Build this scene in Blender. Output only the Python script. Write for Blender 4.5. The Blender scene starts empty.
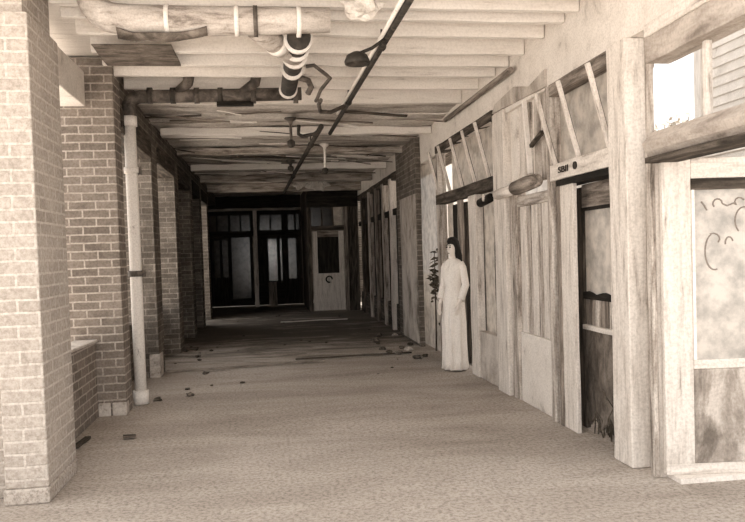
import bpy, bmesh, math, random
from mathutils import Vector, Matrix, noise
random.seed(7)
R = math.radians
scene = bpy.context.scene
COL = scene.collection

# ------------------------------------------------------------------ materials
def lin(c):
    r = [(v/255/12.92) if v/255 <= .04045 else ((v/255+.055)/1.055)**2.4 for v in c]
    g = .3*r[0]+.6*r[1]+.1*r[2]
    return tuple(v*.60+g*.40 for v in r) + (1.0,)

def nodes_of(name):
    m = bpy.data.materials.new(name); m.use_nodes = True
    nt = m.node_tree; nt.nodes.clear()
    out = nt.nodes.new('ShaderNodeOutputMaterial')
    return m, nt, out

def coord(nt, stretch, uv=False):
    tc = nt.nodes.new('ShaderNodeTexCoord')
    oi = nt.nodes.new('ShaderNodeObjectInfo')
    mul = nt.nodes.new('ShaderNodeMath'); mul.operation = 'MULTIPLY'; mul.inputs[1].default_value = 23.0
    nt.links.new(oi.outputs['Random'], mul.inputs[0])
    add = nt.nodes.new('ShaderNodeVectorMath'); add.operation = 'ADD'
    nt.links.new(tc.outputs['UV' if uv else 'Object'], add.inputs[0])
    if not uv: nt.links.new(mul.outputs[0], add.inputs[1])
    mp = nt.nodes.new('ShaderNodeMapping'); mp.inputs['Scale'].default_value = stretch
    nt.links.new(add.outputs[0], mp.inputs[0])
    return mp.outputs[0]

def nz(nt, vec, scale, detail=6, rough=.6, dist=0.0):
    n = nt.nodes.new('ShaderNodeTexNoise')
    n.inputs['Scale'].default_value = scale; n.inputs['Detail'].default_value = detail
    n.inputs['Roughness'].default_value = rough; n.inputs['Distortion'].default_value = dist
    nt.links.new(vec, n.inputs['Vector'])
    return n.outputs['Fac']

def ramp(nt, fac, stops):
    r = nt.nodes.new('ShaderNodeValToRGB')
    e = r.color_ramp.elements
    while len(e) < len(stops): e.new(.5)
    for el, (p, c) in zip(e, stops):
        el.position = p; el.color = c
    nt.links.new(fac, r.inputs[0])
    return r.outputs[0]

def mixc(nt, fac, a, b, mode='MIX'):
    m = nt.nodes.new('ShaderNodeMix'); m.data_type = 'RGBA'; m.blend_type = mode
    for s, v in ((0, fac), (6, a), (7, b)):
        if hasattr(v, 'is_output'): nt.links.new(v, m.inputs[s])
        else: m.inputs[s].default_value = v
    return m.outputs[2]

def finish(nt, out, col, rough, bumpsrc=None, bump=.3, dist=.01, spec=.25, metal=0.0):
    b = nt.nodes.new('ShaderNodeBsdfPrincipled')
    nt.links.new(col, b.inputs['Base Color'])
    b.inputs['Roughness'].default_value = rough
    b.inputs['Specular IOR Level'].default_value = spec
    b.inputs['Metallic'].default_value = metal
    if bumpsrc is not None:
        bp = nt.nodes.new('ShaderNodeBump'); bp.inputs['Strength'].default_value = bump; bp.inputs['Distance'].default_value = dist
        nt.links.new(bumpsrc, bp.inputs['Height']); nt.links.new(bp.outputs[0], b.inputs['Normal'])
    nt.links.new(b.outputs[0], out.inputs[0])

def worn(name, pale, mid, dark, scale=6, stretch=(1, 1, 1), cover=(.38, .5, .62), speck=60, rough=.9, bump=.4, metal=0, spec=.2, speck_amt=.35):
    """weathered surface: pale paint over a mid tone with dark worn-through patches"""
    m, nt, out = nodes_of(name)
    v = coord(nt, stretch); v1 = coord(nt, (1, 1, 1))
    n = nz(nt, v, scale, 8, .65, .4)
    c = ramp(nt, n, [(cover[0], lin(dark)), (cover[1], lin(mid)), (cover[2], lin(pale))])
    s = nz(nt, v1, speck, 3, .7)
    sp = ramp(nt, s, [(.35, (.45, .43, .40, 1)), (.58, (1, 1, 1, 1))])
    c = mixc(nt, speck_amt, c, mixc(nt, 1.0, c, sp, 'MULTIPLY'))
    finish(nt, out, c, rough, n, bump, .01, spec, metal)
    return m

def brick(name, c1, c2, mortar, dirt, dirt_amt=.4, bump=.6, bw=.25, rh=.08, ms=.009, dark_patch=None):
    m, nt, out = nodes_of(name)
    uv = coord(nt, (1, 1, 1), True); ob = coord(nt, (1, 1, 1))
    # slight wander so that the courses are not ruler straight
    w = nt.nodes.new('ShaderNodeTexNoise'); w.inputs['Scale'].default_value = 9
    nt.links.new(ob, w.inputs['Vector'])
    sc = nt.nodes.new('ShaderNodeVectorMath'); sc.operation = 'SCALE'; sc.inputs[3].default_value = .010
    nt.links.new(w.outputs['Color'], sc.inputs[0])
    ad = nt.nodes.new('ShaderNodeVectorMath'); ad.operation = 'ADD'
    nt.links.new(uv, ad.inputs[0]); nt.links.new(sc.outputs[0], ad.inputs[1])
    b = nt.nodes.new('ShaderNodeTexBrick')
    b.inputs['Scale'].default_value = 1
    b.inputs['Brick Width'].default_value = bw; b.inputs['Row Height'].default_value = rh
    b.inputs['Mortar Size'].default_value = ms; b.inputs['Mortar Smooth'].default_value = .3
    b.inputs['Color1'].default_value = lin(c1); b.inputs['Color2'].default_value = lin(c2); b.inputs['Mortar'].default_value = lin(mortar)
    nt.links.new(ad.outputs[0], b.inputs['Vector'])
    n = nz(nt, ob, 4, 8, .65)
    f = ramp(nt, n, [(.42, (1, 1, 1, 1)), (.62, (0, 0, 0, 1))])
    fm = nt.nodes.new('ShaderNodeMath'); fm.operation = 'MULTIPLY'; fm.inputs[1].default_value = dirt_amt
    nt.links.new(f, fm.inputs[0])
    c = mixc(nt, fm.outputs[0], b.outputs['Color'], lin(dirt))
    s = nz(nt, ob, 45, 4, .7)
    sp = ramp(nt, s, [(.35, (.62, .6, .57, 1)), (.6, (1, 1, 1, 1))])
    c = mixc(nt, .8, c, mixc(nt, 1.0, c, sp, 'MULTIPLY'))
    h = nt.nodes.new('ShaderNodeMath'); h.operation = 'MULTIPLY_ADD'; h.inputs[1].default_value = -1.0
    nt.links.new(b.outputs['Fac'], h.inputs[0]); nt.links.new(s, h.inputs[2])
    finish(nt, out, c, .92, h.outputs[0], bump, .01, .15)
    return m

M = {}
M['hazed_brick'] = brick('haze_paled_brick', (172, 156, 140), (184, 168, 152), (208, 193, 178), (200, 184, 168), .5)  # overexposure and haze painted in as paler brick around the nearest pier
M['brick'] = brick('red_brick', (116, 101, 87), (138, 121, 105), (186, 170, 153), (170, 152, 135), .35)
M['dark_brick'] = brick('shade_toned_brick', (112, 99, 85), (142, 127, 111), (166, 150, 133), (74, 64, 53), .55)  # darker brick, paints in the light falloff towards the far end
M['plaster'] = worn('old_plaster', (236, 223, 209), (224, 210, 195), (172, 155, 138), 3.2, cover=(.28, .40, .58), speck=70)
M['stained_plaster'] = worn('stained_plaster', (214, 199, 183), (180, 163, 146), (122, 106, 90), 2.6, (1, 1, .6), cover=(.34, .47, .6))
M['paint'] = worn('peeling_white_paint', (228, 214, 199), (206, 190, 174), (128, 111, 95), 7, (3, 3, .35), cover=(.30, .42, .56), speck=55)
M['paint_worn'] = worn('badly_peeled_paint', (214, 199, 183), (170, 152, 135), (96, 82, 68), 7, (3, 3, .3), cover=(.36, .47, .6), speck=55, speck_amt=.5)
M['bare_wood'] = worn('bare_grey_wood', (176, 158, 140), (136, 119, 103), (84, 71, 58), 8, (3, 3, .25), cover=(.35, .5, .66), speck=60)
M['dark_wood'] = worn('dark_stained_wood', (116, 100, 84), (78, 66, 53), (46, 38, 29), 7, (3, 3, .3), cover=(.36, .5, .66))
M['black_wood'] = worn('near_black_wood', (58, 50, 40), (40, 34, 26), (24, 20, 14), 6, (3, 3, .4), cover=(.36, .5, .66))  # dark timber; its tone also carries the darkness of the far end
M['joist'] = worn('pale_joist_timber', (240, 228, 215), (230, 217, 203), (180, 163, 147), 6, (.35, 3, 3), cover=(.26, .37, .53), speck=60, speck_amt=.2)
M['joist_dark'] = worn('stained_joist_timber', (206, 191, 175), (166, 149, 132), (96, 82, 68), 5, (.4, 3, 3), cover=(.34, .48, .62), speck=60)
M['iron'] = worn('cast_iron', (128, 112, 97), (92, 78, 65), (58, 48, 38), 9, cover=(.36, .5, .66), rough=.7, bump=.25, spec=.4)
M['dark_iron'] = worn('rusted_dark_iron', (84, 72, 58), (60, 51, 40), (38, 32, 24), 12, cover=(.36, .5, .66), rough=.75, bump=.3, spec=.4)
M['lagging'] = worn('canvas_pipe_lagging', (214, 199, 184), (190, 173, 157), (128, 112, 97), 7, (.5, 2, 2), cover=(.32, .45, .6), speck=80, bump=.6)
M['white_pipe'] = worn('white_painted_pipe', (240, 228, 215), (230, 216, 202), (120, 105, 90), 9, (1.5, 1.5, 1), cover=(.27, .34, .42), speck=60, rough=.7)
M['rust_plate'] = worn('rusty_sheet_metal', (146, 129, 112), (116, 100, 85), (80, 68, 55), 6, (1, 2, 1), cover=(.36, .5, .66), rough=.8)
M['paper'] = worn('torn_paper', (236, 224, 210), (218, 204, 188), (176, 160, 143), 9, cover=(.3, .42, .6))
M['debris'] = worn('dusty_debris', (150, 134, 116), (104, 90, 75), (60, 51, 41), 14, cover=(.36, .5, .64))
M['leaf'] = worn('dry_leaves', (120, 106, 86), (92, 80, 62), (60, 52, 38), 20, cover=(.36, .5, .64))
M['siding'] = worn('pale_siding', (226, 212, 197), (212, 197, 181), (176, 159, 143), 2.5, cover=(.28, .42, .6))
M['damp_panel'] = worn('damp_stained_panel', (206, 190, 174), (168, 151, 134), (120, 105, 90), 3.5, (1.5, 1.5, .8), cover=(.38, .5, .6), speck=50)
M['grey_board'] = worn('weathered_grey_board', (198, 181, 164), (174, 156, 139), (134, 117, 101), 5, (2, .5, 2), cover=(.3, .44, .6), speck=50)
M['door_panel'] = worn('scuffed_dark_panel', (138, 122, 106), (104, 90, 76), (66, 56, 46), 5, (1.5, 1.5, .7), cover=(.34, .48, .62), speck=50)
M['pale_leaf'] = worn('pale_leaves', (206, 192, 172), (180, 164, 143), (140, 124, 104), 20)
M['stone'] = worn('pale_base_block', (214, 199, 184), (190, 174, 158), (128, 113, 97), 9, cover=(.3, .44, .6))
M['soil'] = worn('outside_ground', (216, 201, 184), (196, 180, 162), (150, 134, 116), 1.5, cover=(.28, .42, .6), speck=20)
M['yard'] = worn('light_cutting_ground', (150, 136, 116), (124, 110, 92), (84, 74, 58), 1.5, cover=(.32, .46, .62), speck=20)
M['skin'] = worn('pale_skin', (240, 226, 212), (232, 216, 201), (216, 198, 182), 5, cover=(.2, .35, .5), speck_amt=0, bump=.02, rough=.6)
M['gown'] = worn('thin_white_gown', (244, 232, 219), (236, 223, 209), (198, 182, 166), 6, (3, 3, .4), cover=(.26, .38, .52), speck_amt=.25, bump=.2)
M['hair'] = worn('dark_hair', (44, 37, 29), (32, 26, 20), (18, 15, 11), 20, (3, 3, .3), speck_amt=.2, rough=.6)
M['ink'] = worn('grey_scrawl', (158, 141, 126), (150, 133, 118), (140, 124, 109), 30, speck_amt=.2, bump=0)
M['black_ink'] = worn('black_stencil', (66, 56, 46), (58, 49, 40), (50, 42, 34), 30, speck_amt=.1, bump=0)

def floor_mat():
    m, nt, out = nodes_of('dusty_concrete_floor')
    v = coord(nt, (1, 1, 1)); vs = coord(nt, (.55, 1.6, 1))
    big = nz(nt, vs, 1.1, 7, .62, .5)
    c = ramp(nt, big, [(.30, lin((166, 149, 131))), (.46, lin((182, 165, 148))), (.6, lin((196, 180, 164)))])
    # litter patches that also paint in the darkness towards the far end
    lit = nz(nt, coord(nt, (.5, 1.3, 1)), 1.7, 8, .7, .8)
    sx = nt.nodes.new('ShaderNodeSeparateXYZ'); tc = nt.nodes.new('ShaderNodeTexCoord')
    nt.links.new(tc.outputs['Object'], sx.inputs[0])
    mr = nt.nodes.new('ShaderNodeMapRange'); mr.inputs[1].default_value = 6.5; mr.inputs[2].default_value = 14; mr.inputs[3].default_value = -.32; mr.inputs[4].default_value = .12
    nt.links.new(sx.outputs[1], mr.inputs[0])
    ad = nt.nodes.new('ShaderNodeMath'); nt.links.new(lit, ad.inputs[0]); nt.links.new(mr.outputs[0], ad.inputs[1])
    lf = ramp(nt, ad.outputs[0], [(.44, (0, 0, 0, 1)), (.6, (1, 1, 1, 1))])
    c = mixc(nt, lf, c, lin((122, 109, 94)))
    s = nz(nt, v, 38, 5, .75)
    sp = ramp(nt, s, [(.36, (.34, .32, .29, 1)), (.55, (1, 1, 1, 1))])
    c = mixc(nt, .7, c, mixc(nt, 1.0, c, sp, 'MULTIPLY'))
    finish(nt, out, c, .95, s, .5, .015, .1)
    return m
STREAKY = {}
for nm, args in (('paint', ((228, 214, 199), (206, 190, 174), (140, 123, 107), 7, .35, (.28, .40, .55), .35)),
                 ('paint_worn', ((214, 199, 183), (176, 158, 141), (106, 92, 78), 7, .3, (.34, .46, .6), .5)),
                 ('bare_wood', ((176, 158, 140), (136, 119, 103), (84, 71, 58), 8, .25, (.35, .5, .66), .35)),
                 ('dark_wood', ((116, 100, 84), (78, 66, 53), (46, 38, 29), 7, .3, (.36, .5, .66), .35)),
                 ('black_wood', ((58, 50, 40), (40, 34, 26), (24, 20, 14), 6, .4, (.36, .5, .66), .35))):
    p, q, r, sc_, st, cv, sa = args
    for ax in 'xyz':
        M[nm+'_'+ax] = worn(nm+'_grain_'+ax, p, q, r, sc_, tuple(st if ax == k else 3 for k in 'xyz'), cv, 55, speck_amt=sa)
    STREAKY[nm] = True
    M[nm] = M[nm+'_z']
M['floor'] = floor_mat()

def ceiling_mat():
    m, nt, out = nodes_of('plaster_and_lath_ceiling')
    v = coord(nt, (.45, 2.2, 1)); v2 = coord(nt, (.25, 9, 1)); v1 = coord(nt, (1, 1, 1))
    n = nz(nt, v, 1.4, 8, .66, .7)
    pl = ramp(nt, n, [(.34, lin((128, 113, 97))), (.46, lin((206, 190, 174))), (.6, lin((232, 219, 205)))])
    l = nz(nt, v2, 3, 6, .7, .3)
    lath = ramp(nt, l, [(.40, lin((36, 31, 24))), (.48, lin((150, 134, 117))), (.58, lin((228, 214, 199)))])
    sx = nt.nodes.new('ShaderNodeSeparateXYZ'); tc = nt.nodes.new('ShaderNodeTexCoord')
    nt.links.new(tc.outputs['Object'], sx.inputs[0])
    mr = nt.nodes.new('ShaderNodeMapRange'); mr.inputs[1].default_value = 9.2; mr.inputs[2].default_value = 12.5; mr.inputs[3].default_value = -.35; mr.inputs[4].default_value = .2
    nt.links.new(sx.outputs[1], mr.inputs[0])
    ad = nt.nodes.new('ShaderNodeMath'); nt.links.new(nz(nt, coord(nt, (.6, 1.4, 1)), 1.6, 7, .65, .6), ad.inputs[0]); nt.links.new(mr.outputs[0], ad.inputs[1])
    f = ramp(nt, ad.outputs[0], [(.46, (0, 0, 0, 1)), (.56, (1, 1, 1, 1))])
    c = mixc(nt, f, pl, lath)
    s = nz(nt, v1, 30, 4, .7)
    sp = ramp(nt, s, [(.36, (.5, .48, .45, 1)), (.58, (1, 1, 1, 1))])
    c = mixc(nt, .6, c, mixc(nt, 1.0, c, sp, 'MULTIPLY'))
    finish(nt, out, c, .95, l, .7, .03, .1)
    return m
M['ceiling'] = ceiling_mat()

def glass_mat(name, trans, transl, diff, tint):
    """window glass: see-through share, dust that lets light glow through, dust that only reflects"""
    m, nt, out = nodes_of(name)
    v = coord(nt, (1, 1, 1)); n = nz(nt, v, 7, 7, .65)
    c = ramp(nt, n, [(.35, lin(tuple(int(x*.8) for x in tint))), (.6, lin(tint))])
    tr = nt.nodes.new('ShaderNodeBsdfTransparent'); tl = nt.nodes.new('ShaderNodeBsdfTranslucent')
    df = nt.nodes.new('ShaderNodeBsdfDiffuse'); gl = nt.nodes.new('ShaderNodeBsdfGlossy'); gl.inputs['Roughness'].default_value = .15
    nt.links.new(c, tl.inputs[0]); nt.links.new(c, df.inputs[0])
    a = nt.nodes.new('ShaderNodeMixShader'); a.inputs[0].default_value = diff/max(1e-4, diff+transl)
    nt.links.new(tl.outputs[0], a.inputs[1]); nt.links.new(df.outputs[0], a.inputs[2])
    b = nt.nodes.new('ShaderNodeMixShader'); b.inputs[0].default_value = trans
    nt.links.new(a.outputs[0], b.inputs[1]); nt.links.new(tr.outputs[0], b.inputs[2])
    g = nt.nodes.new('ShaderNodeMixShader'); g.inputs[0].default_value = .04
    nt.links.new(b.outputs[0], g.inputs[1]); nt.links.new(gl.outputs[0], g.inputs[2])
    nt.links.new(g.outputs[0], out.inputs[0])
    return m
M['clear_glass'] = glass_mat('clear_glass', .93, .5, .5, (230, 220, 208))
M['dusty_glass'] = glass_mat('dusty_glass', .25, .6, .4, (226, 213, 198))
M['grimy_glass'] = glass_mat('grimy_glass', .04, .8, .2, (70, 57, 40))
M['white_glass'] = glass_mat('whitewashed_glass', .03, .35, .65, (236, 224, 210))

# ------------------------------------------------------------------ mesh builder
class MB:
    def __init__(s): s.bm = bmesh.new()
    def box(s, x0, x1, y0, y1, z0, z1, mat=None, cuts=0, jit=0.0):
        b = bmesh.new()
        bmesh.ops.create_cube(b, size=1)
        for v in b.verts:
            v.co = Vector(((x0+x1)/2+v.co.x*(x1-x0), (y0+y1)/2+v.co.y*(y1-y0), (z0+z1)/2+v.co.z*(z1-z0)))
        if cuts:
            L = max(x1-x0, y1-y0, z1-z0)
            ax = (x1-x0, y1-y0, z1-z0).index(L)
            es = [e for e in b.edges if abs((e.verts[0].co-e.verts[1].co)[ax]) > L*.9]
            bmesh.ops.subdivide_edges(b, edges=es, cuts=cuts, use_grid_fill=True)
            if jit:
                k = random.random()*90
                for v in b.verts:
                    d = noise.noise_vector(v.co*2.3+Vector((k, k, k)))*jit + noise.noise_vector(v.co*11+Vector((k, 0, k)))*jit*.5
                    d[ax] *= .2; v.co += d
        if mat is not None: bmesh.ops.transform(b, matrix=mat, verts=b.verts)
        s._merge(b); return s
    def beam(s, p, q, w, h, cuts=0, jit=0.0, roll=0.0):
        """rectangular bar from p to q, w wide, h thick"""
        p, q = Vector(p), Vector(q); d = q-p
        m = Matrix.Translation(p) @ d.to_track_quat('Z', 'Y').to_matrix().to_4x4() @ Matrix.Rotation(roll, 4, 'Z')
        return s.box(-w/2, w/2, -h/2, h/2, 0, d.length, m, cuts, jit)
    def tube(s, pts, r, seg=14, cap=True):
        pts = [Vector(p) for p in pts]; b = bmesh.new(); rings = []
        rr = r if isinstance(r, (list, tuple)) else [r]*len(pts)
        ref = None
        for i, p in enumerate(pts):
            t = ((pts[i+1]-p).normalized() if i < len(pts)-1 else Vector()) + ((p-pts[i-1]).normalized() if i else Vector())
            t.normalize()
            if ref is None: ref = t.orthogonal().normalized()
            ref = (ref - t*ref.dot(t)).normalized(); o = t.cross(ref)
            rings.append([b.verts.new(p+(ref*math.cos(a)+o*math.sin(a))*rr[i]) for a in [2*math.pi*k/seg for k in range(seg)]])
        for a, c in zip(rings, rings[1:]):
            for k in range(seg): b.faces.new((a[k], a[(k+1) % seg], c[(k+1) % seg], c[k])).smooth = True
        if cap:
            b.faces.new(rings[0][::-1]); b.faces.new(rings[-1])
        s._merge(b); return s
    def rings(s, rings, cap=True, smooth=True):
        b = bmesh.new(); R_ = [[b.verts.new(Vector(p)) for p in r] for r in rings]; n = len(R_[0])
        for a, c in zip(R_, R_[1:]):
            for k in range(n): b.faces.new((a[k], a[(k+1) % n], c[(k+1) % n], c[k])).smooth = smooth
        if cap: b.faces.new(R_[0][::-1]); b.faces.new(R_[-1])
        s._merge(b); return s
    def prism(s, poly, axis, a, b_):
        """outline extruded between a and b_ along axis; poly holds the two other coordinates in xyz order"""
        b = bmesh.new()
        def P(u, v, w):
            return {'x': (w, u, v), 'y': (u, w, v), 'z': (u, v, w)}[axis]
        lo = [b.verts.new(P(u, v, a)) for u, v in poly]; hi = [b.verts.new(P(u, v, b_)) for u, v in poly]
        n = len(poly)
        for k in range(n): b.faces.new((lo[k], lo[(k+1) % n], hi[(k+1) % n], hi[k]))
        b.faces.new(lo[::-1]); b.faces.new(hi)
        bmesh.ops.recalc_face_normals(b, faces=b.faces)
        s._merge(b); return s
    def ball(s, c, r, sub=2, squash=(1, 1, 1), jit=0.0):
        b = bmesh.new(); bmesh.ops.create_icosphere(b, subdivisions=sub, radius=1)
        k = random.random()*50
        for v in b.verts:
            f = 1+jit*noise.noise(v.co*1.7+Vector((k, k, 0)))
            v.co = Vector((v.co.x*squash[0], v.co.y*squash[1], v.co.z*squash[2]))*r*f+Vector(c)
        for f in b.faces: f.smooth = jit < .2
        s._merge(b); return s
    def _merge(s, b):
        me = bpy.data.meshes.new('t'); b.to_mesh(me); b.free(); s.bm.from_mesh(me); bpy.data.meshes.remove(me)
    def build(s, name, m, parent=None, bevel=0.0):
        root = parent
        off = Vector()
        inv = Matrix.Identity(4)
        if root is not None:
            mw = world(root); inv = mw.inverted()
            bmesh.ops.transform(s.bm, matrix=inv, verts=s.bm.verts)
        bmesh.ops.recalc_face_normals(s.bm, faces=s.bm.faces)
        uv = s.bm.loops.layers.uv.new('UVMap')
        for f in s.bm.faces:
            n = f.normal; ax = max(range(3), key=lambda i: abs(n[i]))
            for l in f.loops:
                c = l.vert.co
                l[uv].uv = ((c.y, c.z), (c.x, c.z), (c.x, c.y))[ax]
        me = bpy.data.meshes.new(name); s.bm.to_mesh(me); s.bm.free()
        if m in STREAKY:
            dims = [max(v.co[i] for v in me.vertices)-min(v.co[i] for v in me.vertices) for i in range(3)]
            m = m+'_'+'xyz'[dims.index(max(dims))]
        me.materials.append(M[m])
        o = bpy.data.objects.new(name, me); COL.objects.link(o)
        if root is not None: o.parent = root
        if bevel:
            md = o.modifiers.new('bevel', 'BEVEL'); md.width = bevel; md.segments = 2; md.limit_method = 'ANGLE'
        return o

def world(o):
    m = Matrix.LocRotScale(o.location, o.rotation_euler, o.scale)
    return world(o.parent) @ m if o.parent else m

def tag(o, label, cat, group=None, kind=None):
    o['label'] = label; o['category'] = cat
    if group: o['group'] = group
    if kind: o['kind'] = kind
    return o
def thing(name, label, cat, loc, rz=0.0, group=None, kind=None):
    o = bpy.data.objects.new(name, None); COL.objects.link(o); o.empty_display_size = .2
    o.location = loc; o.rotation_euler = (0, 0, rz)
    return tag(o, label, cat, group, kind)
def S(o, label, cat): return tag(o, label, cat, None, 'structure')
B = lambda *a, **k: MB().box(*a, **k)

XL, XR, ZC = -1.4, 2.42, 3.3      # face of the left piers, face of the right window wall, underside of joists

# ------------------------------------------------------------------ setting
fb = bmesh.new(); bmesh.ops.create_grid(fb, x_segments=60, y_segments=140, size=.5)
for v in fb.verts:
    v.co = Vector((-2.1+(v.co.x+.5)*4.6, .3+(v.co.y+.5)*22.5, 0))
    v.co.z = noise.noise(v.co*.8)*.006 + noise.noise(v.co*3.1)*.003
f = MB(); f._merge(fb); S(f.build('floor', 'floor'), 'dusty concrete corridor floor, pale in front, littered and tinted darker towards the far end', 'floor')
S(B(-30, 40, -30, 50, -.25, -.03).build('ground', 'soil'), 'bare ground outside the window wall and behind the far doors', 'ground')

S(B(2.62, 30, -5, 50, -.2, -.015).build('ground_yard', 'yard'), 'added darker ground cutting bounced light outside the right window wall', 'ground')  # separate dark ground, added to cut brightness outside the right wall
S(B(2.6, 4.3, 2.0, 22.5, 3.5, 3.58).build('trim_4', 'bare_wood'), 'added roof shading the outer side of the right window wall', 'roof')  # added roof, keeps sun and sky off the right-hand yard
cl = thing('ceiling', 'sagging ceiling of broken plaster and lath over the rear of the corridor', 'ceiling', (0.5, 14, 3.3), kind='structure')
cb = bmesh.new(); bmesh.ops.create_grid(cb, x_segments=50, y_segments=170, size=.5)
for v in cb.verts:
    v.co = Vector((-2.0+(v.co.x+.5)*4.6, 8.9+(v.co.y+.5)*13.8, 3.32))
    n = noise.noise(Vector((v.co.x*.7, v.co.y*2.2, 1)))
    v.co.z += -.03*max(0, n)*2 + .012*noise.noise(v.co*5)
f = MB(); f._merge(cb); f.build('plaster', 'ceiling', cl)
random.seed(11)
for i in range(84):                                      # hanging lath and lumps of plaster
    y = random.uniform(9.1, 17.5); x = random.uniform(-1.3, 2.2); l = random.uniform(.25, 1.3)
    a = random.uniform(-.08, .08); dz = random.uniform(-.10, .02)
    mm = MB().beam((x-l/2, y, 3.285+random.uniform(-.02, .01)), (x+l/2, y+a, 3.285+dz), .045, .012, 4, .012, random.uniform(-.5, .5))
    mm.build('lath_strip', random.choice(['bare_wood', 'joist', 'joist_dark', 'dark_wood']), cl)
S(B(-2.1, 2.7, 3.2, 8.95, 3.46, 3.5).build('ceiling', 'joist'), 'pale floorboards above the exposed ceiling joists at the front', 'ceiling')
S(B(-2.1, 2.7, 8.95, 23, 3.46, 3.6).build('ceiling', 'black_wood'), 'dark boards above the broken plaster ceiling', 'ceiling')

S(B(-2.1, -1.95, 12.2, 16.82, 0, 3.46).build('wall_left', 'dark_brick'), 'shade-toned brick back wall of the recesses between the left piers', 'wall')
S(B(-2.1, -1.95, 18.3, 22.7, 0, 3.46).build('wall_left_rear', 'dark_brick'), 'shade-toned brick wall left of the far partition', 'wall')
S(B(-1.9, -1.45, 4.9, 5.5, 3.045, 3.46).build('wall_left_top', 'hazed_brick'), 'haze-paled brickwork above the nearest left pier', 'wall')
S(B(-1.68, -1.45, 7.74, 22.4, 3.04, 3.46).build('wall_left_upper', 'dark_brick'), 'brick band above the lintels on the left side', 'wall')
rw = MB(); rw.box(2.42, 2.56, 3.2, 11.35, 2.86, 3.46, cuts=30, jit=.012); rw.box(2.42, 2.56, 11.35, 22.5, 2.98, 3.46)
S(rw.build('wall_right', 'plaster'), 'pale plaster band above the windows along the right wall', 'wall')

# ------------------------------------------------------------------ left piers
def pier(y0, y1, m, label, base=None, x0=-1.93, x1=-1.4, top=3.03, cap=None):
    t = thing('brick_pier', label, 'pier', ((x0+x1)/2, (y0+y1)/2, 0), group='brick piers along the left wall')
    B(x0, x1, y0, y1, 0, top).build('shaft', m, t, bevel=.008)
    if base: base(t)
    return t
def base1(t):
    MB().box(-1.67, -1.395, 4.81, 5.5, 0, .1, cuts=6, jit=.004).build('plinth', 'floor', t, bevel=.012)
t = thing('brick_pier', 'big haze-paled brick pier nearest at the left edge', 'pier', (-1.53, 5.15, 0), group='brick piers along the left wall')
B(-1.66, -1.4, 4.82, 5.5, .1, 3.04).build('shaft', 'hazed_brick', t, bevel=.012); base1(t)
B(-2.6, -1.66, 4.98, 5.5, 0, 3.04).build('return_wall', 'hazed_brick', t, bevel=.01)
def base2(t):
    for x0, x1 in ((-1.66, -1.545), (-1.53, -1.395)):
        B(x0, x1, 7.375, 7.52, 0, .13).build('base_block', 'stone', t, bevel=.012)
t = thing('brick_pier', 'brick pier with crisp dark bricks beside the white downpipe', 'pier', (-1.6, 7.6, 0), group='brick piers along the left wall')
B(-1.93, -1.4, 7.4, 7.72, 0, 3.44).build('shaft', 'brick', t, bevel=.01); base2(t)
def base3(t):
    B(-1.52, -1.385, 9.63, 9.9, 0, .3, cuts=3, jit=.008).build('patch', 'stone', t, bevel=.01)
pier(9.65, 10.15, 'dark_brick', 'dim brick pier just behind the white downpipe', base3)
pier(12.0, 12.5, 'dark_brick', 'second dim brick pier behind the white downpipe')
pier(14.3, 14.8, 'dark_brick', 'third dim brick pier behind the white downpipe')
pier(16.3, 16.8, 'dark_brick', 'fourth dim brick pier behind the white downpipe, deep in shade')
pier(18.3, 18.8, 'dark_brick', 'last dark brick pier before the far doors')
def lintel(y0, y1, m, lab):
    tag(MB().box(-1.66, -1.385, y0, y1, 2.77, 3.03, cuts=8, jit=.008).build('lintel', m, bevel=.01), lab, 'lintel', 'lintels over the left recesses')
tag(MB().box(-1.9, -1.655, 5.51, 7.39, 2.97, 3.3, cuts=8, jit=.006).build('lintel', 'plaster', bevel=.01), 'pale concrete lintel between the haze-paled pier and the next pier', 'lintel', 'lintels over the left recesses')
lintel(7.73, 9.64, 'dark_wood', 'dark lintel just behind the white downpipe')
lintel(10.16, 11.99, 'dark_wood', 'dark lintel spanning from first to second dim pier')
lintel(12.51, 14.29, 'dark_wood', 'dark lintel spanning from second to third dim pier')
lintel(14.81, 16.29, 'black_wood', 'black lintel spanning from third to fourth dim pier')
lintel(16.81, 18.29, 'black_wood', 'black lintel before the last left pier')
pw = thing('parapet_wall', 'low sloping-topped brick wall between the two front left piers', 'low wall', (-1.75, 6.45, 0))
MB().prism([(5.51, 0), (7.39, 0), (7.39, .72), (5.51, .76)], 'x', -1.84, -1.66).build('brickwork', 'brick', pw, bevel=.006)
MB().prism([(5.51, .762), (7.39, .722), (7.39, .75), (5.51, .79)], 'x', -1.86, -1.64).build('coping', 'stone', pw, bevel=.008)
for i, (y0, y1) in enumerate(((7.73, 9.64), (10.16, 11.99), (12.51, 14.29), (14.81, 16.29))):
    tag(B(-1.86, -1.7, y0, y1, 0, .7).build('parapet_wall', 'dark_brick', bevel=.008),
        'low shade-toned brick wall in the ' + ('first', 'second', 'third', 'fourth')[i] + ' recess behind the white downpipe', 'low wall', 'low walls in the left recesses')

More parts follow.
